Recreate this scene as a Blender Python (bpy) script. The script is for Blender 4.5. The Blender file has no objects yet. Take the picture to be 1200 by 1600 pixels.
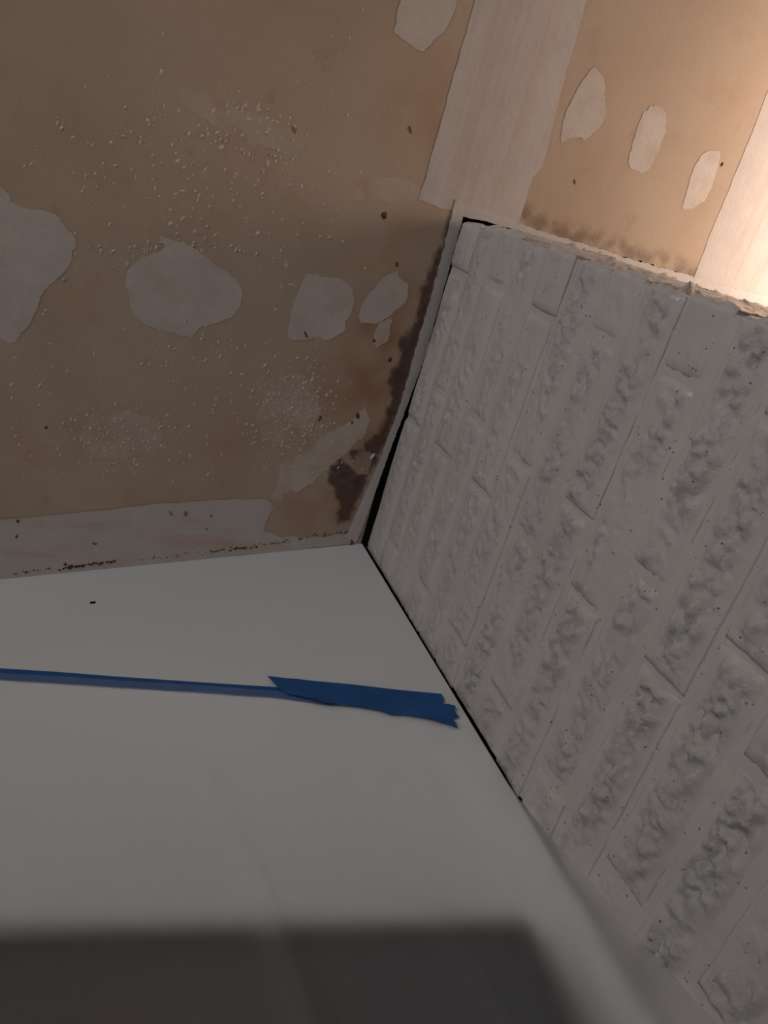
import bpy, bmesh, math, random
import numpy as np
from mathutils import Vector, Matrix, noise

random.seed(7)
scene = bpy.context.scene
COL = scene.collection

# ------------------------------------------------------------------ camera
# World frame: the outer ceiling corner of the chimney breast is (0, 0, 2.4).
# +x runs along its brick face to the white wall, +y points out of that face, z is up.
CEIL = 2.4
F = 1180.0                      # focal length in pixels of the 1200 x 1600 frame
ZEN = (130.0, 133.0)            # where the plumb lines meet
def _unit(v): return v / np.linalg.norm(v)
_zc = _unit(np.array([ZEN[0] - 600, 800 - ZEN[1], -F]))
def _ray(px, py): return _unit(np.array([px - 600.0, 800.0 - py, -F]))
def _cl(px, py):
    d = _ray(px, py); return d / (d @ _zc)
_A, _B = _cl(717, 332), _cl(566, 852)
_ux = _unit(_B - _A)
ROT = np.array([_ux, np.cross(_zc, _ux), _zc])
SCALE = 1.15                    # camera to ceiling, metres
CAM = -(ROT @ _A) * SCALE + np.array([0, 0, CEIL])

cam_data = bpy.data.cameras.new('camera')
cam_data.sensor_fit = 'VERTICAL'; cam_data.sensor_height = 36.0
cam_data.lens = F * 36.0 / 1600.0
cam_data.clip_start = 0.01
cam = bpy.data.objects.new('camera', cam_data)
COL.objects.link(cam)
cam.matrix_world = Matrix.Translation(Vector(CAM)) @ Matrix([list(map(float, r)) for r in ROT]).to_4x4()
scene.camera = cam

# ------------------------------------------------------------------ world, daylight, exposure
scene.view_settings.view_transform = 'Standard'
scene.view_settings.look = 'None'
scene.view_settings.gamma = 1.0
scene.view_settings.use_curve_mapping = False
scene.view_settings.exposure = 0.0
scene.cycles.max_bounces = 9; scene.cycles.transmission_bounces = 7
world = bpy.data.worlds.new('sky'); scene.world = world; world.use_nodes = True
world.node_tree.nodes['Background'].inputs[0].default_value = (0.80, 0.90, 1.0, 1)
world.node_tree.nodes['Background'].inputs[1].default_value = 0.6

ROOM = dict(x0=-2.6, y0=-2.6, y1=2.3)
WIN = dict(x0=-2.2, x1=-0.5, z0=0.95, z1=2.25)     # the room's window, behind the photographer's left
def daylight(power=23.5):
    l = bpy.data.lights.new('window_daylight', 'AREA')
    l.shape = 'RECTANGLE'; l.size = WIN['x1'] - WIN['x0']; l.size_y = WIN['z1'] - WIN['z0']
    l.energy = power; l.color = (0.88, 0.94, 1.0)
    o = bpy.data.objects.new('window_daylight', l); COL.objects.link(o)
    o.location = ((WIN['x0'] + WIN['x1']) / 2, ROOM['y1'] + 0.10, (WIN['z0'] + WIN['z1']) / 2)
    o.rotation_euler = (math.radians(-90), 0, 0)
daylight()

# ------------------------------------------------------------------ plane helpers
def ray_w(px, py): return ROT @ _ray(px, py)
def on_ceiling(px, py, z=CEIL):
    d = ray_w(px, py); return CAM + d * ((z - CAM[2]) / d[2])
W0, W1 = on_ceiling(0, 905), on_ceiling(557, 850)
WDIR = _unit(np.array([W1[0] - W0[0], W1[1] - W0[1], 0.0]))       # along the white wall, towards the chimney
WOUT = np.array([WDIR[1], -WDIR[0], 0.0])                          # out of the white wall, into the room
if (CAM - W1) @ WOUT < 0: WOUT = -WOUT
def on_wall(px, py, off=0.0):
    d = ray_w(px, py); return CAM + d * (((W1 + WOUT * off - CAM) @ WOUT) / (d @ WOUT))
def wall_x(y): return W1[0] + (y - W1[1]) * WDIR[0] / WDIR[1]
def wall_pt(u, d, z): 
    p = W1 + WDIR * u + WOUT * d; return np.array([p[0], p[1], z])

# ------------------------------------------------------------------ object helpers
def mesh_obj(name, verts, faces, mat, parent=None, smooth=False):
    me = bpy.data.meshes.new(name)
    me.from_pydata([tuple(map(float, v)) for v in verts], [], faces); me.update()
    if smooth: me.polygons.foreach_set('use_smooth', [True] * len(me.polygons))
    if mat: me.materials.append(mat)
    o = bpy.data.objects.new(name, me); COL.objects.link(o)
    if parent: o.parent = parent
    return o
def bm_obj(name, bm, mat, parent=None, smooth=False):
    me = bpy.data.meshes.new(name); bm.to_mesh(me); bm.free()
    if smooth: me.polygons.foreach_set('use_smooth', [True] * len(me.polygons))
    me.materials.append(mat)
    o = bpy.data.objects.new(name, me); COL.objects.link(o)
    if parent: o.parent = parent
    return o
def tag(o, label=None, cat=None, group=None, kind=None):
    if label: o['label'] = label
    if cat: o['category'] = cat
    if group: o['group'] = group
    if kind: o['kind'] = kind
    return o
def empty(name, loc=(0, 0, 0)):
    o = bpy.data.objects.new(name, None); COL.objects.link(o); o.location = loc; return o
def box(name, lo, hi, mat, parent=None, bevel=0.0):
    bm = bmesh.new(); bmesh.ops.create_cube(bm, size=1)
    for v in bm.verts:
        v.co = Vector([lo[i] + (v.co[i] + .5) * (hi[i] - lo[i]) for i in range(3)])
    if bevel: bmesh.ops.bevel(bm, geom=list(bm.edges), offset=bevel, segments=2, affect='EDGES')
    return bm_obj(name, bm, mat, parent)

# ------------------------------------------------------------------ materials
class NT:
    def __init__(s, name):
        s.m = bpy.data.materials.new(name); s.m.use_nodes = True
        s.t = s.m.node_tree; s.b = s.t.nodes['Principled BSDF']; s.out = s.t.nodes['Material Output']
    def n(s, typ, **kw):
        nd = s.t.nodes.new(typ)
        for k, v in kw.items():
            if k in nd.inputs: nd.inputs[k].default_value = v
            else: setattr(nd, k, v)
        return nd
    def l(s, a, b): s.t.links.new(a, b)
    def pos(s): return s.n('ShaderNodeNewGeometry').outputs['Position']
    def noise(s, scale, detail=4, rough=.55, vec=None, dist=0.0):
        nd = s.n('ShaderNodeTexNoise', Scale=scale, Detail=detail, Roughness=rough, Distortion=dist)
        s.l(vec or s.pos(), nd.inputs['Vector']); return nd.outputs['Fac']
    def ramp(s, fac, stops):
        r = s.n('ShaderNodeValToRGB'); e = r.color_ramp.elements
        while len(e) < len(stops): e.new(.5)
        for i, (p, c) in enumerate(stops):
            e[i].position = p; e[i].color = tuple(c) + (1,) if not isinstance(c, (int, float)) else (c, c, c, 1)
        s.l(fac, r.inputs[0]); return r.outputs[0]
    def mix(s, fac, a, b, mode='MIX'):
        m = s.n('ShaderNodeMix', data_type='RGBA', blend_type=mode)
        for sock, v in ((m.inputs[0], fac), (m.inputs[6], a), (m.inputs[7], b)):
            if isinstance(v, (int, float)): sock.default_value = v
            elif isinstance(v, tuple): sock.default_value = v + (1,)
            else: s.l(v, sock)
        return m.outputs[2]
    def math(s, op, a, b=0.0):
        m = s.n('ShaderNodeMath', operation=op)
        for i, v in enumerate((a, b)):
            if isinstance(v, (int, float)): m.inputs[i].default_value = v
            else: s.l(v, m.inputs[i])
        return m.outputs[0]
    def bump(s, h, strength, dist):
        b = s.n('ShaderNodeBump', Strength=strength, Distance=dist); s.l(h, b.inputs['Height']); s.l(b.outputs[0], s.b.inputs['Normal']); return b
    def scalevec(s, sc):
        m = s.n('ShaderNodeMapping'); m.inputs['Scale'].default_value = sc; s.l(s.pos(), m.inputs['Vector']); return m.outputs[0]
    def color(s, c, rough=.7, spec=.3):
        if isinstance(c, tuple): s.b.inputs['Base Color'].default_value = c + (1,)
        else: s.l(c, s.b.inputs['Base Color'])
        s.b.inputs['Roughness'].default_value = rough
        s.b.inputs['Specular IOR Level'].default_value = spec
        return s.m

def plain(name, c, rough=.7, spec=.3, metal=0):
    t = NT(name); t.b.inputs['Metallic'].default_value = metal
    return t.color(c, rough, spec)

TAN = (.52, .402, .312); TAN2 = (.40, .27, .18); PLASTER = (.62, .555, .52)

def m_drywall():
    t = NT('bare drywall paper')
    c = t.ramp(t.noise(3.2, 5, .6), [(.30, (.45, .34, .255)), (.52, TAN), (.75, (.57, .455, .37))])
    c = t.mix(t.ramp(t.noise(9, 4, .6), [(.58, 0.), (.72, .45)]), c, (.46, .30, .20))
    c = t.mix(t.ramp(t.noise(26, 3, .6), [(.62, 0.), (.74, .35)]), c, (.38, .26, .18))
    c = t.mix(t.ramp(t.noise(70, 4, .7), [(.60, 0.), (.75, .35)]), c, (.60, .48, .38))
    # faint greyish film of old adhesive
    c = t.mix(t.ramp(t.noise(5.0, 6, .65, dist=.5), [(.50, 0.), (.72, .40)]), c, (.50, .42, .36))
    at = t.n('ShaderNodeAttribute', attribute_name='warm'); c = t.mix(at.outputs['Fac'], c, (.36, .165, .09))
    at = t.n('ShaderNodeAttribute', attribute_name='stain')
    dark = t.ramp(t.noise(60, 4, .6), [(.35, (.075, .045, .042)), (.7, (.16, .09, .075))])
    c = t.mix(at.outputs['Fac'], c, dark)
    t.bump(t.noise(220, 4, .6), .25, .002)
    return t.color(c, .85, .2)
M_DRY = m_drywall()

def m_plaster(name, base=PLASTER, show=.0, streak=None):
    t = NT(name)
    c = t.ramp(t.noise(18, 5, .6), [(.3, tuple(k * .92 for k in base)), (.7, tuple(min(1, k * 1.05) for k in base))])
    if show:
        v = t.scalevec(streak) if streak else None
        f = t.noise(2.4 if streak else 22, 5, .6, vec=v, dist=.2)
        c = t.mix(t.ramp(f, [(.50, 0.), (.66, show)]), c, (.52, .36, .27))
    f = t.noise(160, 3, .6); c = t.mix(t.ramp(f, [(.68, 0.), (.76, .25)]), c, (.34, .27, .23))
    t.bump(t.noise(90, 5, .65), .35, .0025)
    return t.color(c, .85, .2)
M_PLAS = m_plaster('dried joint compound', show=.30)
M_BAND = m_plaster('joint compound trowelled over tape', base=(.60, .54, .52), show=.42, streak=(.5, 14, 1))
M_BANDW = m_plaster('joint compound along the wall', base=(.58, .52, .49), show=.6, streak=(11, 1.6, 1))
M_SMEAR = m_plaster('thin smear of compound', base=(.60, .52, .46), show=.55)
M_HAZE = m_plaster('scraped adhesive haze', base=(.56, .455, .38), show=.9)
M_CAULK = m_plaster('old white paint edge', base=(.62, .58, .56), show=.0)
M_FLECK = plain('plaster fleck', (.65, .545, .47), .9)
M_RUST = plain('rust', (.16, .060, .018), .9)
M_RUSTPALE = plain('pale rust', (.38, .20, .09), .9)
M_GREY = plain('grey pencil smudge', (.16, .15, .14), .9)
M_DIRT = plain('dark dirt crumbs', (.10, .065, .045), .95)
M_VOID = plain('void black', (.012, .010, .009), 1, 0)  # near black puts the darkness inside the gaps into the colour; staple shares it

def m_paintbrick():
    t = NT('white paint on brick')
    base = (.58, .527, .498)
    c = t.ramp(t.noise(7, 4, .6), [(.3, tuple(k * .93 for k in base)), (.7, tuple(k * 1.05 for k in base))])
    c = t.mix(t.ramp(t.noise(14, 4, .6), [(.52, 0.), (.70, .5)]), c, (.55, .48, .455))      # pinkish thin paint
    # pinholes the paint did not fill
    v = t.n('ShaderNodeTexVoronoi', Scale=150.0, Randomness=1.0); t.l(t.pos(), v.inputs['Vector'])
    pits = t.math('MULTIPLY', t.ramp(v.outputs['Distance'], [(.10, 1.), (.22, 0.)]), t.ramp(t.noise(60, 2, .5), [(.56, 0.), (.62, .85)]))
    c = t.mix(pits, c, (.10, .085, .075))
    # grime along the ceiling gap and the wall corner
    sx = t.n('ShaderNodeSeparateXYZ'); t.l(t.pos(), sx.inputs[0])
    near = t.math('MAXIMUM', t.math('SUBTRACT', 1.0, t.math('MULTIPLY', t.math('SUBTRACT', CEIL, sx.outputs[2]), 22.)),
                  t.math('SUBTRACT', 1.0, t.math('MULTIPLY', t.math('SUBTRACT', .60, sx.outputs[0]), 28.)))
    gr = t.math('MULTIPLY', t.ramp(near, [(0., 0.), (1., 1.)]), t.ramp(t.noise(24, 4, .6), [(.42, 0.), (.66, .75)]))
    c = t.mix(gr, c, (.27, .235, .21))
    h = t.math('ADD', t.math('MULTIPLY', t.noise(120, 4, .6), .7), t.math('MULTIPLY', t.noise(420, 2, .5), .25))
    at = t.n('ShaderNodeAttribute', attribute_name='crag')
    vo = t.n('ShaderNodeTexVoronoi', Scale=170.0, feature='SMOOTH_F1'); t.l(t.pos(), vo.inputs['Vector'])
    g = t.math('ADD', t.math('MULTIPLY', t.noise(210, 5, .7, dist=1.2), 2.0), t.math('MULTIPLY', vo.outputs['Distance'], -.9))
    h = t.math('ADD', t.math('MULTIPLY', h, .6), t.math('MULTIPLY', g, t.math('MINIMUM', at.outputs['Fac'], 1.0)))
    t.bump(t.math('SUBTRACT', h, t.math('MULTIPLY', pits, .8)), .55, .0022)
    return t.color(c, .24, .5)
M_BRICK = m_paintbrick()

def m_wall():
    t = NT('smooth white wall paint')
    c = t.ramp(t.noise(2.5, 4, .5), [(.3, (.66, .66, .66)), (.7, (.69, .69, .69))])
    t.bump(t.noise(140, 3, .5), .06, .001)
    return t.color(c, .55, .35)
M_WALL = m_wall()
M_ROOMWALL = plain('off white room paint', (.62, .58, .53), .8)
def m_floor():
    t = NT('oak floor boards')
    f = t.noise(3, 6, .6, vec=t.scalevec((1.2, 14, 1)))
    return t.color(t.ramp(f, [(.3, (.38, .29, .20)), (.7, (.52, .42, .31))]), .45, .4)
M_FLOOR = m_floor()
def m_tape():
    t = NT('blue masking tape')
    c = t.ramp(t.noise(30, 4, .6), [(.3, (.014, .075, .23)), (.7, (.022, .105, .30))])
    t.bump(t.noise(500, 2, .5, vec=t.scalevec((1, .25, 1))), .3, .001)
    return t.color(c, .6, .3)
M_TAPE = m_tape()
def m_film():
    t = NT('milky plastic dust sheet'); t.t.nodes.remove(t.b)
    ref = t.n('ShaderNodeBsdfGlass', Roughness=1.0, IOR=1.20, distribution='MULTI_GGX'); ref.inputs['Color'].default_value = (.98, .98, .98, 1)
    trn = t.n('ShaderNodeBsdfTranslucent'); trn.inputs['Color'].default_value = (.95, .94, .93, 1)
    dif = t.n('ShaderNodeBsdfDiffuse'); dif.inputs['Color'].default_value = (.80, .78, .76, 1)
    gls = t.n('ShaderNodeBsdfGlossy', Roughness=.35); gls.inputs['Color'].default_value = (1, 1, 1, 1)
    a = t.n('ShaderNodeMixShader', Fac=.5); t.l(trn.outputs[0], a.inputs[1]); t.l(dif.outputs[0], a.inputs[2])
    b = t.n('ShaderNodeMixShader', Fac=.13); t.l(ref.outputs[0], b.inputs[1]); t.l(a.outputs[0], b.inputs[2])
    c = t.n('ShaderNodeMixShader', Fac=.05); t.l(b.outputs[0], c.inputs[1]); t.l(gls.outputs[0], c.inputs[2])
    t.l(c.outputs[0], t.out.inputs['Surface'])
    return t.m
M_FILM = m_film()
M_TVBEZEL = plain('black plastic', (.010, .010, .011), .35, .5)
M_TVSCREEN = plain('dark grey screen', (.030, .036, .044), .3, .5)
M_METAL = plain('brushed steel', (.5, .5, .5), .35, .5, 1)
M_FRAME = plain('white window frame', (.75, .75, .74), .4)
M_BLACK = plain('black metal', (.015, .015, .015), .4)
def m_glass():
    t = NT('window glass'); t.t.nodes.remove(t.b)
    a = t.n('ShaderNodeBsdfTransparent'); g = t.n('ShaderNodeBsdfGlossy', Roughness=.02)
    m = t.n('ShaderNodeMixShader', Fac=.05); t.l(a.outputs[0], m.inputs[1]); t.l(g.outputs[0], m.inputs[2])
    t.l(m.outputs[0], t.out.inputs['Surface']); return t.m
M_GLASS = m_glass()

# ------------------------------------------------------------------ outline helpers
def xy(p): return np.array(p[:2])
def jag(pts, step, amp, seed, closed=True):
    """resample a world polyline and roughen it"""
    out = []; n = len(pts)
    for i in range(n if closed else n - 1):
        a, b = np.array(pts[i]), np.array(pts[(i + 1) % n])
        k = max(1, int(np.linalg.norm(b - a) / step))
        for j in range(k): out.append(a + (b - a) * j / k)
    if not closed: out.append(np.array(pts[-1]))
    res = []
    for p in out:
        v = Vector((p[0] * 90 + seed * 7.3, p[1] * 90, seed))
        w = Vector((p[0] * 300 + seed, p[1] * 300, seed * 2.1))
        d = noise.noise_vector(v) * amp * .8 + noise.noise_vector(w) * amp * .6 + noise.noise_vector(w * 2.6) * amp * .35
        res.append(np.array([p[0] + d.x, p[1] + d.y]))
    return res
def smooth_poly(pts, it=1):
    for _ in range(it):
        n = len(pts); q = []
        for i in range(n):
            a, b = np.array(pts[i]), np.array(pts[(i + 1) % n])
            q += [a * .8 + b * .2, a * .2 + b * .8]
        pts = q
    return pts
def slab(name, pts, mat, parent, thick=.001, feather=.003):
    """a thin layer stuck to the underside of the ceiling, with feathered edges"""
    bm = bmesh.new()
    vs = [bm.verts.new((p[0], p[1], CEIL + .0004)) for p in pts]
    f = bm.faces.new(vs)
    if f.calc_area() > 0 and f.normal.z > 0: f.normal_flip()
    bm.normal_update()
    if f.normal.z > 0: f.normal_flip(); bm.normal_update()
    r = bmesh.ops.inset_region(bm, faces=[f], thickness=feather, depth=0.0, use_even_offset=False)
    for v in f.verts: v.co.z = CEIL - thick
    bmesh.ops.triangulate(bm, faces=list(bm.faces))
    return bm_obj(name, bm, mat, parent)
def inside(p, poly):
    c = False; n = len(poly); x, y = p
    for i in range(n):
        x1, y1 = poly[i]; x2, y2 = poly[(i + 1) % n]
        if (y1 > y) != (y2 > y) and x < (x2 - x1) * (y - y1) / (y2 - y1) + x1: c = not c
    return c
def seg_dist(p, pts, closed=True):
    best = 9; n = len(pts)
    for i in range(n if closed else n - 1):
        a, b = pts[i], pts[(i + 1) % n]
        ab = b - a; t = max(0, min(1, ((p - a) @ ab) / (ab @ ab + 1e-12)))
        best = min(best, np.linalg.norm(p - a - ab * t))
    return best
def cpoly(px): return [xy(on_ceiling(*p)) for p in px]

# ------------------------------------------------------------------ ceiling
GAP_FRONT = [(723, 340), (717, 362), (699, 428), (667, 545), (648, 600), (630, 648), (614, 690), (594, 745), (580, 785), (563, 832), (556, 846)]
OUT_FRONT = [(711, 310), (703, 345), (691, 395), (672, 465), (650, 540), (636, 592), (619, 650), (603, 688), (592, 722), (572, 765), (556, 800), (545, 826), (538, 838)]
GAP_SIDE = [(722, 338), (760, 346), (800, 358), (850, 376), (900, 393), (950, 410), (1005, 424), (1050, 438), (1100, 450), (1200, 483), (1300, 514)]
OUT_SIDE = [(712, 311), (760, 329), (815, 350), (862, 366), (900, 378), (932, 387), (982, 404), (1025, 416), (1075, 430), (1100, 440), (1200, 463), (1300, 488)]
STAIN = cpoly([(700, 338), (690, 378), (672, 415), (658, 450), (655, 475), (640, 518), (622, 530), (624, 560), (603, 598), (612, 622), (600, 655), (592, 672),
               (572, 690), (566, 702), (546, 706), (550, 728), (532, 718), (514, 732), (512, 752), (524, 768), (530, 792), (523, 800), (528, 822), (548, 812),
               (566, 770), (592, 715), (606, 685), (624, 640), (640, 585), (655, 535), (676, 460), (694, 392), (706, 345)])
HOLE = cpoly([(574, 742), (584, 712), (570, 702), (556, 712), (548, 726), (558, 742)])
STAIN2 = cpoly([(806, 334), (850, 352), (900, 370), (960, 388), (1010, 402), (1060, 420), (1082, 428)])
WARM = [(on_ceiling(600, 520), .05, .65), (on_ceiling(575, 600), .06, .6), (on_ceiling(540, 620), .05, .5), (on_ceiling(560, 680), .05, .6),
        (on_ceiling(480, 800), .06, .35), (on_ceiling(630, 470), .035, .45), (on_ceiling(370, 680), .06, .2), (on_ceiling(690, 200), .05, .3), (on_ceiling(520, 790), .05, .45)]

def build_ceiling():
    ys = np.concatenate([np.linspace(ROOM['y0'], -.92, 6)[:-1], np.arange(-.92, .82, .0055), np.linspace(.82, ROOM['y1'], 8)])
    ds = np.concatenate([np.arange(0, 1.22, .0055), np.linspace(1.23, 3.0, 10)])
    nd = len(ds); verts = []
    for y in ys:
        xm = wall_x(y) + .01
        span = xm - ROOM['x0']
        for d in ds:
            verts.append((xm - (d if d < 1.225 else 1.23 + (d - 1.23) / 1.77 * (span - 1.23)), y, CEIL))
    faces = []
    for i in range(len(ys) - 1):
        for j in range(nd - 1):
            a = i * nd + j; q = (a, a + 1, a + nd + 1, a + nd)
            cx = sum(verts[k][0] for k in q) / 4; cy = sum(verts[k][1] for k in q) / 4
            if cx > -.004 and cy < .006: continue          # cut out round the chimney
            faces.append(q)
    o = mesh_obj('ceiling', verts, faces, M_DRY)
    me = o.data; st = np.zeros(len(verts)); wm = np.zeros(len(verts))
    s_lo = np.min(STAIN, 0) - .03; s_hi = np.max(STAIN, 0) + .03
    for i, v in enumerate(verts):
        p = np.array(v[:2])
        nz = noise.noise(Vector((p[0] * 70, p[1] * 70, 3))) * .006 + noise.noise(Vector((p[0] * 200, p[1] * 200, 5))) * .003
        if s_lo[0] < p[0] < s_hi[0] and s_lo[1] < p[1] < s_hi[1]:
            d = seg_dist(p, STAIN); d = d if inside(p, STAIN) else -d
            d += nz
            val = min(1, max(0, (d + .002) / .006))
            if inside(p, HOLE): val *= .25
            st[i] = val * .92
        if -.2 < p[0] < .1 and -.75 < p[1] < .02:
            d = seg_dist(p, STAIN2, False)
            b = .5 + 1.1 * noise.noise(Vector((p[0] * 45, p[1] * 45, 11))) + .5 * noise.noise(Vector((p[0] * 130, p[1] * 130, 12)))
            st[i] = max(st[i], min(.5, max(0, 1 - d / .026) * max(0, b) * .8))
        for (c, r, k) in WARM:
            dd = np.hypot(p[0] - c[0], p[1] - c[1])
            if dd < 2.2 * r:
                wm[i] = max(wm[i], k * math.exp(-(dd / r) ** 2) * (1 + .8 * noise.noise(Vector((p[0] * 28, p[1] * 28, 8)))))
    for nm, arr in (('stain', st), ('warm', wm)):
        a = me.attributes.new(nm, 'FLOAT', 'POINT'); a.data.foreach_set('value', arr.astype(np.float32))
    return tag(o, 'bare tan drywall ceiling with white filler patches', kind='structure')
ceiling = build_ceiling()

# unseen black box added over the cut-out, so that the crack round the chimney opens into darkness
box('gap_blackout_top', (-.25, -2.5, CEIL + .16), (.95, .2, CEIL + .18), M_VOID, ceiling)
for lo, hi in (((-.25, -2.5, CEIL + .002), (-.22, .2, CEIL + .16)), ((-.25, .17, CEIL + .002), (.95, .2, CEIL + .16)),
               ((.92, -2.5, CEIL + .002), (.95, .2, CEIL + .16)), ((-.25, -2.5, CEIL + .002), (.95, -2.47, CEIL + .16))):
    box('gap_blackout_side', lo, hi, M_VOID, ceiling)

PATCHES = {
 'a': [(-90, 240), (-30, 262), (0, 288), (12, 300), (18, 318), (55, 328), (80, 330), (100, 350), (123, 375), (112, 395), (108, 418), (85, 440), (65, 458), (55, 490), (40, 515), (20, 538), (0, 528), (-80, 520)],
 'b': [(248, 366), (262, 374), (290, 380), (315, 395), (335, 415), (355, 425), (372, 440), (380, 455), (376, 480), (362, 497), (330, 507), (308, 513), (303, 525), (290, 527), (262, 518), (235, 512), (210, 495), (203, 470), (195, 440), (197, 422), (215, 405), (235, 398), (258, 390)],
 'c': [(479, 426), (500, 431), (530, 435), (545, 442), (554, 465), (549, 491), (539, 502), (537, 521), (507, 534), (500, 527), (474, 532), (448, 529), (453, 495), (462, 465), (470, 446)],
 'd': [(620, 422), (624, 437), (638, 444), (635, 472), (612, 491), (590, 506), (564, 506), (560, 491), (571, 465), (590, 442), (605, 431)],
 'e': [(640, -60), (626, -10), (620, 25), (614, 51), (633, 66), (658, 83), (680, 63), (699, 44), (715, 0), (725, -50)],
 'f': [(930, 105), (945, 124), (947, 187), (915, 221), (894, 212), (874, 227), (881, 180), (900, 142), (919, 112)],
 'g': [(1018, 161), (1039, 172), (1042, 195), (1027, 240), (1009, 272), (979, 262), (990, 217), (1001, 184)],
 'h': [(1099, 238), (1127, 234), (1121, 262), (1108, 307), (1076, 330), (1065, 326), (1076, 289), (1084, 259)],
}
for k, (nm, pl) in enumerate(PATCHES.items()):
    slab('plaster_patch', jag(smooth_poly(cpoly(pl)), .003, .0032, k + 1), M_PLAS, ceiling, .0005, .006)
slab('compound_smear', jag(smooth_poly(cpoly([(570, 634), (577, 658), (574, 672), (556, 692), (540, 708), (520, 724), (504, 740), (486, 756), (468, 768), (448, 768), (432, 786), (422, 776),
     (436, 754), (436, 730), (452, 718), (480, 708), (504, 680), (528, 668), (552, 656), (564, 640)])), .004, .005, 21), M_SMEAR, ceiling, .0003, .005)
slab('compound_smear', jag(cpoly([(590, 505), (612, 495), (606, 530), (588, 545), (583, 530)]), .004, .004, 22), M_SMEAR, ceiling, .0005, .003)

for k, pl in enumerate(([(275, 140), (310, 143), (350, 163), (420, 186), (470, 212), (485, 236), (440, 238), (385, 224), (345, 203), (295, 172)],
                        [(420, 575), (480, 585), (500, 620), (495, 660), (460, 690), (420, 690), (395, 670), (410, 620)],
                        [(140, 640), (200, 640), (255, 660), (250, 700), (200, 720), (150, 715), (125, 690)],
                        [(560, 275), (620, 278), (660, 290), (652, 312), (600, 318), (545, 310)])):
    slab('compound_smear', jag(smooth_poly(cpoly(pl), 2), .006, .0045, 51 + k), M_HAZE, ceiling, .0002, .003)

def ext(p, q, dx):
    """carry a trowelled edge on along the joint, out of the picture"""
    d = _unit(np.array(p) - np.array(q)); return np.array(p) + d * dx
bl = cpoly([(742, 0), (700, 150), (676, 235), (664, 280), (654, 312), (697, 328), (712, 330), (760, 342), (808, 356), (816, 330), (832, 275), (847, 262), (858, 220), (880, 130), (917, 0)])
bl = [ext(bl[0], bl[1], 1.2)] + bl + [ext(bl[-1], bl[-2], 1.2)]
slab('joint_band', jag(bl, .010, .0022, 31), M_BAND, ceiling, .0005, .007)
b2 = cpoly([(1200, 143), (1150, 268), (1112, 360), (1083, 436), (1200, 470)])
far = ext(b2[-1], b2[-2], .03)
b2 = [ext(b2[0], b2[1], 1.0)] + b2[:-1] + [far, np.array([far[0] - 1.4, far[1] - .03])]
slab('joint_band', jag(b2, .010, .002, 32), M_BAND, ceiling, .0005, .007)
b3 = cpoly([(-160, 830), (0, 812), (150, 798), (250, 786), (330, 781), (415, 779), (428, 792), (418, 808), (412, 828), (440, 838), (500, 838), (548, 832), (556, 848), (400, 866), (200, 886), (0, 906), (-160, 922)])
slab('joint_band', jag(b3, .005, .0025, 33), M_BANDW, ceiling, .0009, .002)

def caulk(out_px, gap_px, seed, a_out, a_gap):
    o = jag(cpoly(out_px), .0024, a_out, seed, False); g = jag(cpoly(gap_px), .0024, a_gap, seed + 1, False)
    return slab('paint_edge', o + g[::-1], M_CAULK, ceiling, .0018, .0012)
caulk(OUT_FRONT, GAP_FRONT, 41, .0026, .0012)
caulk(OUT_SIDE, GAP_SIDE, 43, .0024, .0014)

def blob(name, px, py, wx, wy, ang, mat, seed, h=.0016):
    c = on_ceiling(px, py); n = 9; pts = []
    for i in range(n):
        a = 2 * math.pi * i / n; r = 1 + .35 * noise.noise(Vector((seed * 3.1, i * 1.7, 0)))
        lx, ly = wx * r * math.cos(a), wy * r * math.sin(a)
        pts.append((c[0] + lx * math.cos(ang) - ly * math.sin(ang), c[1] + lx * math.sin(ang) + ly * math.cos(ang)))
    vs = [(x, y, CEIL + .0003) for x, y in pts] + [(c[0], c[1], CEIL - h)]
    return mesh_obj(name, vs, [(i, (i + 1) % n, n) for i in range(n)], mat, ceiling)
SPOTS = [(28, 814, .003, .0045, M_RUST), (26, 838, .0022, .0045, M_RUST), (460, 203, .0025, .004, M_RUSTPALE), (600, 337, .004, .004, M_RUST), (620, 413, .0022, .003, M_RUST),
         (478, 523, .0018, .006, M_RUST), (609, 562, .003, .003, M_RUST), (585, 532, .002, .003, M_RUST), (559, 650, .003, .005, M_RUST), (500, 654, .0022, .0045, M_RUST),
         (267, 802, .003, .0075, M_RUSTPALE), (290, 802, .0045, .007, M_RUSTPALE), (330, 806, .0018, .003, M_RUST), (323, 826, .0018, .0022, M_RUST), (148, 849, .005, .003, M_GREY),
         (72, 668, .0018, .002, M_RUST), (641, 203, .001, .005, M_RUST), (1128, 257, .0022, .003, M_RUST), (898, 284, .0007, .0045, M_GREY), (1184, 467, .003, .002, M_RUST), (550, 660, .0016, .003, M_RUST)]
for i, (px, py, a, b, m) in enumerate(SPOTS):
    blob('rust_spot' if m is not M_GREY else 'grey_smudge', px, py, a * 1.5, b * 1.5, 1.3 + .4 * math.sin(i * 2.3), m, i, .0022)
blob('paint_chip', 582, 713, .007, .0035, .4, M_CAULK, 77, .004)

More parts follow.
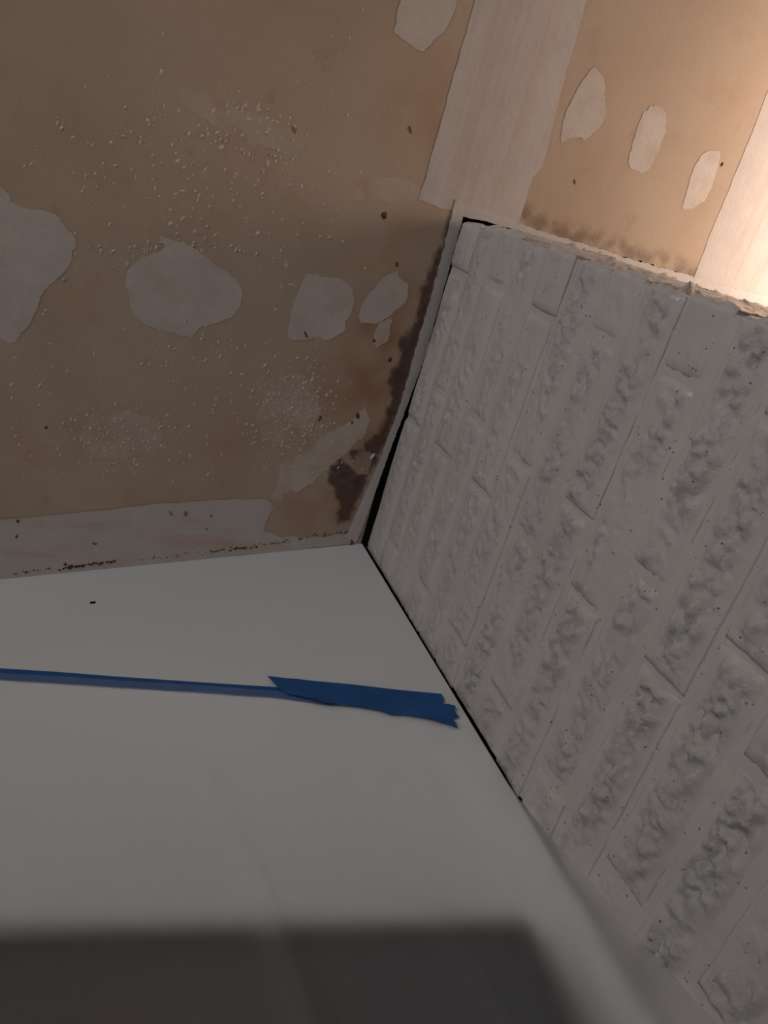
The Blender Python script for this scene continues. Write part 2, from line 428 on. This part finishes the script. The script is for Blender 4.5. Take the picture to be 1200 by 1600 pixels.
def flecks():
    rnd = random.Random(3)
    cl = [(195, 680, 50, 30, 200), (455, 635, 40, 48, 280), (330, 650, 60, 45, 80), (330, 320, 70, 70, 120), (440, 330, 55, 90, 80), (250, 240, 80, 60, 60),
          (390, 190, 55, 30, 60), (180, 390, 50, 16, 40), (290, 545, 60, 25, 40), (60, 600, 40, 80, 40), (570, 200, 80, 110, 30), (500, 690, 30, 30, 50), (150, 250, 80, 70, 30)]
    vs, fs = [], []
    for cx, cy, sx, sy, n in cl:
        for _ in range(n):
            px, py = rnd.gauss(cx, sx), rnd.gauss(cy, sy)
            if px < -60 or py > 770 or px > 640: continue
            c = on_ceiling(px, py); a = rnd.gauss(.3, .5); L = rnd.uniform(.0011, .0042) * (1.4 if rnd.random() < .15 else 1); w = L * rnd.uniform(.3, .7)
            b0 = len(vs)
            for i in range(6):
                t = i * math.pi / 3; r = rnd.uniform(.7, 1.2)
                x, y = L * r * math.cos(t), w * r * math.sin(t)
                vs.append((c[0] + x * math.cos(a) - y * math.sin(a), c[1] + x * math.sin(a) + y * math.cos(a), CEIL + .0002))
            vs.append((c[0], c[1], CEIL - rnd.uniform(.0008, .002)))
            fs += [(b0 + i, b0 + (i + 1) % 6, b0 + 6) for i in range(6)]
    tag(mesh_obj('plaster_flecks', vs, fs, M_FLECK, ceiling), kind='stuff')
flecks()
def crumbs():
    rnd = random.Random(5); vs, fs = [], []
    for (x0, y0, x1, y1, n, s) in [(20, 897, 110, 886, 26, 1.), (100, 886, 182, 877, 46, 1.6), (200, 876, 330, 862, 30, .8), (330, 862, 400, 853, 34, 1.2), (400, 852, 550, 829, 60, .9), (545, 846, 566, 852, 10, 1.4)]:
        for _ in range(n):
            t = rnd.random(); c = on_ceiling(x0 + (x1 - x0) * t + rnd.gauss(0, 1), y0 + (y1 - y0) * t + rnd.gauss(0, 1.6))
            r = rnd.uniform(.0006, .0018) * s; b0 = len(vs)
            for d in ((1, 0, 0), (0, 1, 0), (-1, 0, 0), (0, -1, 0), (0, 0, -1)):
                k = r * rnd.uniform(.7, 1.5); vs.append((c[0] + d[0] * k, c[1] + d[1] * k * 1.4, CEIL - .0008 + d[2] * k))
            fs += [(b0 + i, b0 + (i + 1) % 4, b0 + 4) for i in range(4)]
    tag(mesh_obj('dirt_crumbs', vs, fs, M_DIRT, ceiling), kind='stuff')
crumbs()

# ------------------------------------------------------------------ white wall, other walls, floor
def wall_poly(name, pts, mat, label, thick):
    """vertical slab: pts are the two plan corners of its room face, thick its plan offset"""
    (x0, y0), (x1, y1) = pts; tx, ty = thick
    vs = [(x0, y0, 0), (x1, y1, 0), (x1, y1, CEIL), (x0, y0, CEIL), (x0 + tx, y0 + ty, 0), (x1 + tx, y1 + ty, 0), (x1 + tx, y1 + ty, CEIL), (x0 + tx, y0 + ty, CEIL)]
    o = mesh_obj(name, vs, [(0, 1, 2, 3), (5, 4, 7, 6), (4, 0, 3, 7), (1, 5, 6, 2), (3, 2, 6, 7), (4, 5, 1, 0)], mat)
    return tag(o, label, kind='structure')
X0, Y0, Y1 = ROOM['x0'], ROOM['y0'], ROOM['y1']
wl = wall_poly('wall_left', ((wall_x(.0018), .0018), (wall_x(Y1), Y1)), M_WALL, 'smooth white painted wall beside the brick chimney breast', (.10, 0))
box('corner_blackout', (.64, -.16, 0), (.74, .001, CEIL), M_VOID, wl)  # black board added behind the gap to keep the crack beside the brick dark
wall_poly('wall_right_recess', ((wall_x(Y0), Y0), (wall_x(-1.40), -1.40)), M_ROOMWALL, 'off white wall in the recess beyond the chimney breast', (.10, 0))
wall_poly('wall_back', ((X0, Y0), (wall_x(Y0), Y0)), M_ROOMWALL, 'off white room wall beyond the chimney breast', (0, -.10))
wall_poly('wall_far', ((X0, Y1), (X0, Y0)), M_ROOMWALL, 'off white room wall facing the chimney breast', (-.10, 0))
def wall_front():
    xs = [X0, WIN['x0'], WIN['x1'], wall_x(Y1)]; zs = [0, WIN['z0'], WIN['z1'], CEIL]
    bm = bmesh.new()
    for i in range(3):
        for j in range(3):
            if i == 1 and j == 1: continue
            bmesh.ops.create_cube(bm, size=1, matrix=Matrix.Translation(((xs[i] + xs[i + 1]) / 2, Y1 + .05, (zs[j] + zs[j + 1]) / 2)) @ Matrix.Diagonal((xs[i + 1] - xs[i], .10, zs[j + 1] - zs[j], 1)))
    tag(bm_obj('wall_front', bm, M_ROOMWALL), 'off white room wall with the window', kind='structure')
    w = empty('window_1', ((WIN['x0'] + WIN['x1']) / 2, Y1, WIN['z0'])); tag(w, 'white framed window in the room wall', kind='structure')
    bm = bmesh.new(); cx = (WIN['x0'] + WIN['x1']) / 2; cz = (WIN['z0'] + WIN['z1']) / 2
    W_, H_ = WIN['x1'] - WIN['x0'], WIN['z1'] - WIN['z0']
    for (x, z, sx, sz) in ((WIN['x0'] + .025, cz, .05, H_), (WIN['x1'] - .025, cz, .05, H_), (cx, WIN['z0'] + .025, W_, .05), (cx, WIN['z1'] - .025, W_, .05), (cx, cz, .04, H_)):
        bmesh.ops.create_cube(bm, size=1, matrix=Matrix.Translation((x, Y1 + .05, z)) @ Matrix.Diagonal((sx, .05, sz, 1)))
    f = bm_obj('window_frame', bm, M_FRAME, w); f.matrix_parent_inverse = Matrix.Translation(-w.location)
    g = box('pane', (WIN['x0'], Y1 + .047, WIN['z0']), (WIN['x1'], Y1 + .051, WIN['z1']), M_GLASS, w); g.matrix_parent_inverse = Matrix.Translation(-w.location)
wall_front()
fl = mesh_obj('floor', [(X0, Y0, 0), (wall_x(Y0), Y0, 0), (wall_x(Y1), Y1, 0), (X0, Y1, 0)], [(0, 1, 2, 3)], M_FLOOR)
tag(fl, 'brown wooden floor of the room', kind='structure')

# ------------------------------------------------------------------ brick chimney breast
PITCH, JOINT, H0, NC = .0674, .0075, .0125, 18       # course pitch, joint width, top of first course, courses built
END_X = .5986                                        # where the brick face stops short of the white wall
DEEP = 1.45                                          # width of the chimney breast along y
REC = .0032                                          # how far the mortar lies behind the brick faces
def fbm(v, o=3):
    return noise.fractal(v, 1.0, 2.0, o)
def sm(t):
    t = max(0.0, min(1.0, t)); return t * t * (3 - 2 * t)
def face_relief(s, z, L, H, rough, seed):
    """how far a brick face stands out, at s along and z up the face (metres from its lower corner)"""
    soft = .006 + .008 * abs(noise.noise(Vector((seed * 2.3, 1.1, 7))))
    es = sm(min(s, L - s) / soft)
    lower = sm(z / .014)                        # smeared mortar runs flush into the lower edge
    upper = sm((H - z) / .003)                  # the upper edge stays crisp
    q = Vector((s * 40 + seed * 5.1, z * 58 + seed * 1.7, seed * .77))
    w = q + noise.noise_vector(q * .7) * .6
    band = sm((z - .006) / .014) * sm((H - .007 - z) / .010) * (.25 + .75 * sm(min(s, L - s) / .014))
    patch = .25 + .75 * sm(.75 + 1.6 * noise.noise(q * .33 + Vector((3, 7, 1))))
    vd = noise.voronoi(w * 1.0)[0]
    crag = (vd[1] - vd[0]) * .9 + .50 * noise.noise(w * 1.9) + .40 * abs(noise.noise(w * 4.0)) + .26 * noise.noise(q * 8)
    r = -REC * (1 - min(lower, upper) * es) + rough * band * patch * (crag - .10) * .0108
    return r + .0012 * noise.noise(Vector((s * 9 + seed, z * 14, 4.4))), rough * band * patch
def brick_block(x0, x1, y0, y1, z0, z1, rough, seed, faces, res):
    """closed block; the faces named in `faces` ('f': towards +y, 's': towards -x) carry the rough paint-filled relief"""
    bm = bmesh.new(); lay = bm.verts.layers.float.new('crag')
    def wob(p):
        v = noise.noise_vector(Vector((p[0] * 30 + seed, p[1] * 30, p[2] * 30))) * .0011
        return (p[0] + v.x, p[1] + v.y, p[2] + v.z)
    cache = {}
    def vert(p):
        k = tuple(round(c, 5) for c in p)
        if k not in cache:
            x, y, z = p; cr = 0.0
            if 'f' in faces and abs(y - y1) < 1e-6:
                r, cr = face_relief(x - x0, z - z0, x1 - x0, z1 - z0, rough, seed); y += r
            if 's' in faces and abs(x - x0) < 1e-6:
                r, cr = face_relief(p[1] - y0, z - z0, y1 - y0, z1 - z0, rough, seed + 31); x -= r - .0026 * noise.noise(Vector((p[1] * 60, z * 85, seed))) - .0016 * noise.noise(Vector((p[1] * 160, z * 230, seed)))
            cache[k] = bm.verts.new(splay(wob((x, y, z)))); cache[k][lay] = cr
        return cache[k]
    nx = max(1, round((x1 - x0) / res)) if 'f' in faces else 1
    ny = max(1, round((y1 - y0) / (res * 1.3))) if 's' in faces else 1
    nz = max(2, round((z1 - z0) / res))
    X = np.linspace(x0, x1, nx + 1); Y = np.linspace(y0, y1, ny + 1); Z = np.linspace(z0, z1, nz + 1)
    def quads(gen, n, m):
        for i in range(n):
            for j in range(m):
                try: bm.faces.new([vert(gen(i, j)), vert(gen(i + 1, j)), vert(gen(i + 1, j + 1)), vert(gen(i, j + 1))])
                except ValueError: pass
    quads(lambda i, j: (X[nx - i], y1, Z[j]), nx, nz)      # front
    quads(lambda i, j: (x0, Y[ny - i], Z[j]), ny, nz)      # side
    quads(lambda i, j: (x1, Y[i], Z[j]), ny, nz)           # end
    quads(lambda i, j: (X[i], y0, Z[j]), nx, nz)           # back
    quads(lambda i, j: (X[i], Y[j], z1), nx, ny)           # top
    quads(lambda i, j: (X[nx - i], Y[j], z0), nx, ny)      # bottom
    bm.normal_update()
    return bm

def setback(h):
    return 1 - sm((h - .072) / .030)
def splay(p):
    x, y, z = p; k = max(0, 1 - x / .6)
    return (x + k * (-.013 * min(0, y) + .003 + .005 * setback(CEIL - z) * (1 - .8 * sm(-y / .5))), y - .005 * setback(CEIL - z), z)
def build_chimney():
    # mortar core: its faces are the joints, REC behind the bricks
    zt = CEIL - H0 - .002
    core_bm = bmesh.new()
    def grid(o, du, dv, nu, nv, nrm):
        vs = []
        for i in range(nu + 1):
            for j in range(nv + 1):
                p = o + du * (i / nu) + dv * (j / nv)
                k = .0012 * noise.noise(Vector(p) * 40) + .0009 * noise.noise(Vector(p) * 110)
                vs.append(core_bm.verts.new(splay(p + nrm * k)))
        for i in range(nu):
            for j in range(nv):
                a = i * (nv + 1) + j
                core_bm.faces.new([vs[a], vs[a + nv + 1], vs[a + nv + 2], vs[a + 1]])
    lowz = CEIL - H0 - NC * PITCH
    grid(np.array([END_X - .002, -REC, lowz]), np.array([-(END_X - .002 - REC), 0, 0]), np.array([0, 0, zt - lowz]), 110, 220, np.array([0, 1, 0]))
    grid(np.array([REC, -REC, lowz]), np.array([0, -(DEEP - REC), 0]), np.array([0, 0, zt - lowz]), 120, 150, np.array([-1, 0, 0]))
    ex = END_X - .002
    def quad(*p): core_bm.faces.new([core_bm.verts.new(q) for q in p])
    quad((REC + .014, -REC - .012, zt), (ex, -REC - .012, zt), (ex, -DEEP, zt), (REC + .014, -DEEP, zt))
    quad((ex, -REC, zt), (ex, -REC, 0), (ex, -DEEP, 0), (ex, -DEEP, zt))
    quad((REC, -DEEP, zt), (ex, -DEEP, zt), (ex, -DEEP, 0), (REC, -DEEP, 0))
    quad((REC, -REC, lowz), (REC, -REC, 0), (ex, -REC, 0), (ex, -REC, lowz))
    quad((REC, -REC, 0), (REC, -REC, lowz), (REC, -DEEP, lowz), (REC, -DEEP, 0))
    core = bm_obj('wall_right', core_bm, M_BRICK, smooth=True)
    tag(core, 'white painted rough brick chimney breast under the ceiling', kind='structure')
    rnd = random.Random(11)
    for k in range(NC):
        z1 = CEIL - H0 - k * PITCH; z0 = z1 - (PITCH - JOINT)
        even = k % 2 == 0
        cuts = [0, .075, .333, .590] if even else [0, .255, .531]
        cuts = [c + (rnd.uniform(-.004, .004) if c else 0) for c in cuts] + [END_X + rnd.uniform(-.004, .002)]
        cuts = [c for i, c in enumerate(cuts) if i == 0 or c - cuts[i - 1] > .02 or i == len(cuts) - 1]
        if cuts[-1] - cuts[-2] < .03: cuts.pop(-2)
        for i in range(len(cuts) - 1):
            hj = rnd.choice((.002, .003, .0045))
            x0 = cuts[i] + (hj if i else 0); x1 = cuts[i + 1] - hj if i < len(cuts) - 2 else cuts[-1]
            h = CEIL - (z0 + z1) / 2
            rough = min(1.15, .55 + .8 * h) * rnd.uniform(.75, 1.25) * (.35 if i == 0 and even else 1)
            zz = rnd.uniform(-.0015, .0015); pr = rnd.uniform(-.002, .002)
            if i == 0:
                depth = .245 if even else .100
                bm = brick_block(rnd.uniform(-.004, .004), x1, -depth, pr, z0 + zz, z1 + zz, rough, k * 10 + i, 'fs', .0030)
            else:
                bm = brick_block(x0, x1, -.095, pr, z0 + zz, z1 + zz, rough, k * 10 + i, 'f', .0030)
            bm_obj('brick', bm, M_BRICK, core, smooth=True)
        # the face turned to the room, seen edge on
        y = -(.245 if even else .100) - JOINT
        while y > -DEEP + .04:
            y2 = max(-DEEP, y - .247)
            bm = brick_block(rnd.uniform(-.003, .003), .09, y2, y, z0, z1, .9, k * 31 + y, 's', .006)
            bm_obj('brick', bm, M_BRICK, core, smooth=True)
            y = y2 - JOINT
    return core
chimney = build_chimney()

# ------------------------------------------------------------------ television under the dust sheet
TV_R = np.array([.566, .102]); TV_DIR = np.array([-.1849, .9828])     # right top corner, direction along the set
TV_TOP, TV_W, TV_H = 1.613, .93, .54
TV_N = np.array([-TV_DIR[1], TV_DIR[0]])
if (CAM[:2] - TV_R) @ TV_N < 0: TV_N = -TV_N
def television():
    t = empty('television', (TV_R[0], TV_R[1], TV_TOP - TV_H))
    ax = TV_DIR; ay = -TV_N
    # local x: along the set from the chimney end; local y: into the set; z up
    m = Matrix(((ax[0], ay[0], 0, t.location.x), (ax[1], ay[1], 0, t.location.y), (0, 0, 1, t.location.z), (0, 0, 0, 1)))
    t.matrix_world = m
    tag(t, 'black flat television behind the milky plastic sheet', 'television')
    b = .014
    bm = bmesh.new()
    for (x0, x1, z0, z1) in ((0, b, 0, TV_H), (TV_W - b, TV_W, 0, TV_H), (b, TV_W - b, 0, b * 1.4), (b, TV_W - b, TV_H - b, TV_H)):
        bmesh.ops.create_cube(bm, size=1, matrix=Matrix.Translation(((x0 + x1) / 2, .011, (z0 + z1) / 2)) @ Matrix.Diagonal((x1 - x0, .022, z1 - z0, 1)))
    bm_obj('bezel', bm, M_TVBEZEL, t)
    box('screen', (b, .004, b * 1.4), (TV_W - b, .010, TV_H - b), M_TVSCREEN, t)
    box('back_cover', (.004, .0105, .006), (TV_W - .004, .026, TV_H - .004), M_TVBEZEL, t, .003)
    box('wall_bracket', (.42, .026, .18), (.54, .040, .36), M_METAL, t, .002)
    a = box('swivel_arm', (.455, .040, .25), (.505, .175, .29), M_METAL, t, .003)
television()

# ------------------------------------------------------------------ plastic dust sheet and blue tape
TOP_PX = [(-60, 1050), (0, 1053), (95, 1058), (183, 1064), (330, 1073), (434, 1081), (520, 1094), (600, 1109), (660, 1121), (712, 1131)]
TOP_UZ = [(float((on_wall(*p) - W1) @ WDIR), float(on_wall(*p)[2])) for p in TOP_PX]
def interp(x, tab):
    if x <= tab[0][0]:
        (a, b), (c, d) = tab[0], tab[1]; return b + (x - a) * (d - b) / (c - a) * .6
    for (a, b), (c, d) in zip(tab, tab[1:]):
        if x <= c: return b + (d - b) * (x - a) / (c - a)
    return tab[-1][1]
EDGE_D = [(.9, .115), (1.2, .105), (1.35, .092), (1.476, .071), (1.574, .048), (1.675, .028), (1.76, .010), (1.82, .0035), (2.5, .0035)]   # height -> distance off the wall along the brick
def tv_front(u):
    """distance off the wall of the television's front at wall coordinate u"""
    # point on TV front line whose wall coordinate is u
    p0 = np.array([TV_R[0], TV_R[1], 0]); dv = np.array([TV_DIR[0], TV_DIR[1], 0])
    base = np.array([W1[0], W1[1], 0])
    u0 = (p0 - base) @ WDIR; du = dv @ WDIR
    k = (u - u0) / du
    return (p0 - base) @ WOUT + (dv @ WOUT) * k
def film():
    NU, NV = 150, 110
    U0 = -1.15; ZB = .92
    verts = []
    for i in range(NU + 1):
        s = i / NU
        for j in range(NV + 1):
            v = j / NV
            # start with u, iterate for the brick-side edge
            u = U0 + (0.0 - U0) * s
            zt = interp(u, TOP_UZ); z = zt + (ZB - zt) * v
            de = interp(z, EDGE_D)
            uR = (.0122 - .0055 + .1876 * de) / .982
            u = U0 + (uR - U0) * s
            zt = interp(u, TOP_UZ); z = zt + (ZB - zt) * v
            dt = tv_front(u) * 1.14 + .048
            k = (zt - z) / max(.05, zt - TV_TOP - .004); 
            kk = min(1, max(0, k))
            k = max(0, k - .03); hh = max(0, .5 - abs(k - 1)) / .5; kk = min(k, 1) - hh * hh * .125
            d_tv = .0015 + (dt - .0015) * kk
            d_ed = max(.0015, interp(z, EDGE_D))
            w = max(0, min(1, (u + .12) / .12)); w = w * w * (3 - 2 * w)
            d = d_tv * (1 - w) + d_ed * w
            # folds that run down the sheet
            am = min(1, max(0, (v - .04) * 5)) * (1 - .7 * w)
            fo = .0010 * math.sin(u * 31 + z * 5 + 2 * math.sin(u * 9))
            rid = .011 * math.exp(-((u + .335 + (z - 1.60) * .10) / .010) ** 2) * min(1, max(0, (1.86 - z) / .25))
            rid += .005 * math.exp(-((u + .19 + (z - 1.60) * .12) / .009) ** 2) * min(1, max(0, (1.72 - z) / .2))
            rid += .002 * math.exp(-((u + .245 + (z - 1.60) * .08) / .008) ** 2) * min(1, max(0, (1.72 - z) / .2))
            d += am * (fo + .0011 + rid)
            if s > .999: d = d_ed
            verts.append(wall_pt(u, max(.0015, d), z))
    faces = [(i * (NV + 1) + j, (i + 1) * (NV + 1) + j, (i + 1) * (NV + 1) + j + 1, i * (NV + 1) + j + 1) for i in range(NU) for j in range(NV)]
    a, b, c = (np.array(verts[k]) for k in faces[NV * 40 + 50][:3])
    if np.cross(b - a, c - b) @ WOUT < 0: faces = [f[::-1] for f in faces]      # normals into the room
    o = mesh_obj('plastic_sheet', verts, faces, M_FILM, smooth=True)
    tag(o, 'translucent milky plastic dust sheet hanging from the blue tape', 'plastic sheet')
film()

def tape_mesh(name, top_px, bot_px, off, label, seed, lift=.0):
    """a strip stuck to the white wall between two outlines, with a paper thickness and slight waviness"""
    n = 60
    def along(px, t):
        L = [0]
        for a, b in zip(px, px[1:]): L.append(L[-1] + math.hypot(b[0] - a[0], b[1] - a[1]))
        q = t * L[-1]
        for i in range(len(px) - 1):
            if q <= L[i + 1] or i == len(px) - 2:
                k = (q - L[i]) / (L[i + 1] - L[i]); return (px[i][0] + (px[i + 1][0] - px[i][0]) * k, px[i][1] + (px[i + 1][1] - px[i][1]) * k)
    m = 6; verts = []
    for layer in (0, 1):
        for i in range(n + 1):
            a, b = along(top_px, i / n), along(bot_px, i / n)
            for j in range(m + 1):
                t = j / m
                w = .0006 * noise.noise(Vector((i * .22 + seed, t * 2, seed))) + lift * t * t * max(0, noise.noise(Vector((i * .16, seed, 2))))
                verts.append(on_wall(a[0] + (b[0] - a[0]) * t, a[1] + (b[1] - a[1]) * t, off + max(-.0005, w) + (.0 if layer == 0 else -.0004)))
    N = (n + 1) * (m + 1); faces = []
    idx = lambda l, i, j: l * N + i * (m + 1) + j
    for i in range(n):
        for j in range(m):
            faces.append((idx(0, i, j), idx(0, i + 1, j), idx(0, i + 1, j + 1), idx(0, i, j + 1)))
            faces.append((idx(1, i, j), idx(1, i, j + 1), idx(1, i + 1, j + 1), idx(1, i + 1, j)))
        faces.append((idx(0, i, 0), idx(1, i, 0), idx(1, i + 1, 0), idx(0, i + 1, 0)))
        faces.append((idx(0, i, m), idx(0, i + 1, m), idx(1, i + 1, m), idx(1, i, m)))
    for j in range(m):
        faces.append((idx(0, 0, j), idx(0, 0, j + 1), idx(1, 0, j + 1), idx(1, 0, j)))
        faces.append((idx(0, n, j), idx(1, n, j), idx(1, n, j + 1), idx(0, n, j + 1)))
    o = mesh_obj(name, verts, faces, M_TAPE, smooth=False)
    return tag(o, label, 'tape')
tape_mesh('masking_tape', [(-260, 1030), (0, 1044), (95, 1050), (183, 1057), (330, 1067), (440, 1074), (520, 1086)],
          [(-260, 1048), (0, 1063), (95, 1069), (183, 1075), (330, 1084), (440, 1092), (520, 1104)], .0011,
          'long narrow strip of blue tape holding the plastic sheet to the white wall', 3)
def end_tape():
    top = [(418, 1056), (515, 1066), (580, 1074), (640, 1082), (665, 1082), (690, 1084)]
    rgt = [(694, 1093), (691, 1099), (702, 1100), (712, 1104), (710, 1111), (717, 1120), (707, 1122), (712, 1129), (716, 1138)]
    bot = [(700, 1132), (660, 1121), (635, 1117), (612, 1117), (595, 1110), (560, 1104), (530, 1101), (505, 1095), (470, 1088), (448, 1084), (434, 1074)]
    pl = top + rgt + bot
    bm = bmesh.new()
    f = bm.faces.new([bm.verts.new(on_wall(*p, .0050)) for p in pl])
    bmesh.ops.triangulate(bm, faces=[f]); bmesh.ops.subdivide_edges(bm, edges=list(bm.edges), cuts=3, use_grid_fill=True)
    for v in bm.verts:
        k = .0012 * noise.noise(v.co * 35) + .0005 * noise.noise(v.co * 90)
        v.co += Vector(WOUT) * k
    r = bmesh.ops.extrude_face_region(bm, geom=list(bm.faces))
    for g in r['geom']:
        if isinstance(g, bmesh.types.BMVert): g.co -= Vector(WOUT) * .0004
    bmesh.ops.recalc_face_normals(bm, faces=list(bm.faces))
    o = bm_obj('masking_tape', bm, M_TAPE, smooth=False)
    tag(o, 'short wide strip of blue tape with a torn end against the brick', 'tape')
    # the lip of the strip that has come unstuck and folded out
    lp = [(487, 1087), (500, 1089), (520, 1095), (530, 1100), (515, 1099), (498, 1095)]
    bm = bmesh.new()
    f = bm.faces.new([bm.verts.new(on_wall(*p, .0068 + (.004 if i in (4, 5) else 0))) for i, p in enumerate(lp)])
    r = bmesh.ops.extrude_face_region(bm, geom=[f])
    for g in r['geom']:
        if isinstance(g, bmesh.types.BMVert): g.co += Vector(WOUT) * .0005
    bmesh.ops.recalc_face_normals(bm, faces=list(bm.faces))
    bm_obj('folded_lip', bm, M_TAPE, o)
end_tape()

# small dark fixing in the white wall
def wall_staple():
    c = on_wall(145, 942); bm = bmesh.new()
    R = Matrix((list(WDIR), list(np.cross([0, 0, 1], WDIR)), [0, 0, 1])).transposed().to_4x4()
    bmesh.ops.create_cube(bm, size=1, matrix=Matrix.Translation(Vector(c + WOUT * .0005)) @ R @ Matrix.Diagonal((.0085, .003, .0042, 1)))
    bmesh.ops.bevel(bm, geom=list(bm.edges), offset=.0009, segments=2, affect='EDGES')
    tag(bm_obj('wall_staple', bm, M_VOID), 'tiny black staple in the bare white wall above the tape', 'staple')
wall_staple()

# ------------------------------------------------------------------ uplighter behind the chimney corner
LAMP = (-.24, -1.20, 1.93)
def floor_lamp(power=21):
    t = empty('floor_lamp', (LAMP[0], LAMP[1], 0)); tag(t, 'black uplighter floor lamp round the corner of the chimney breast', 'lamp')
    def lathe(name, prof, mat, seg=32):
        vs, fs = [], []
        for r, z in prof:
            for i in range(seg):
                a = 2 * math.pi * i / seg; vs.append((r * math.cos(a), r * math.sin(a), z))
        for k in range(len(prof) - 1):
            for i in range(seg):
                fs.append((k * seg + i, k * seg + (i + 1) % seg, (k + 1) * seg + (i + 1) % seg, (k + 1) * seg + i))
        return mesh_obj(name, vs, fs, mat, t, True)
    zb = LAMP[2]
    lathe('base', [(0.001, 0), (.14, 0), (.14, .015), (.03, .03), (.012, .04)], M_BLACK)
    lathe('pole', [(.011, .03), (.011, zb - .09)], M_BLACK)
    lathe('lamp_shade', [(.012, zb - .10), (.15, zb - .085), (.29, zb - .03), (.31, zb - .005), (.307, zb - .005), (.285, zb - .028), (.115, zb - .08), (.01, zb - .09)], M_FRAME)
    e = NT('lit bulb glass'); e.b.inputs['Emission Color'].default_value = (1, .66, .40, 1); e.b.inputs['Emission Strength'].default_value = 12
    lathe('bulb', [(.012, zb - .085), (.014, zb - .06), (.030, zb - .035), (.034, zb - .010), (.026, zb + .014), (.001, zb + .024)], e.m)
    l = bpy.data.lights.new('lamp_light', 'AREA'); l.shape = 'DISK'; l.size = .58; l.energy = power; l.color = (1, .79, .63)
    o = bpy.data.objects.new('lamp_light', l); COL.objects.link(o); o.parent = t; o.location = (0, 0, zb + .03); o.rotation_euler = (math.pi, 0, 0)
floor_lamp()
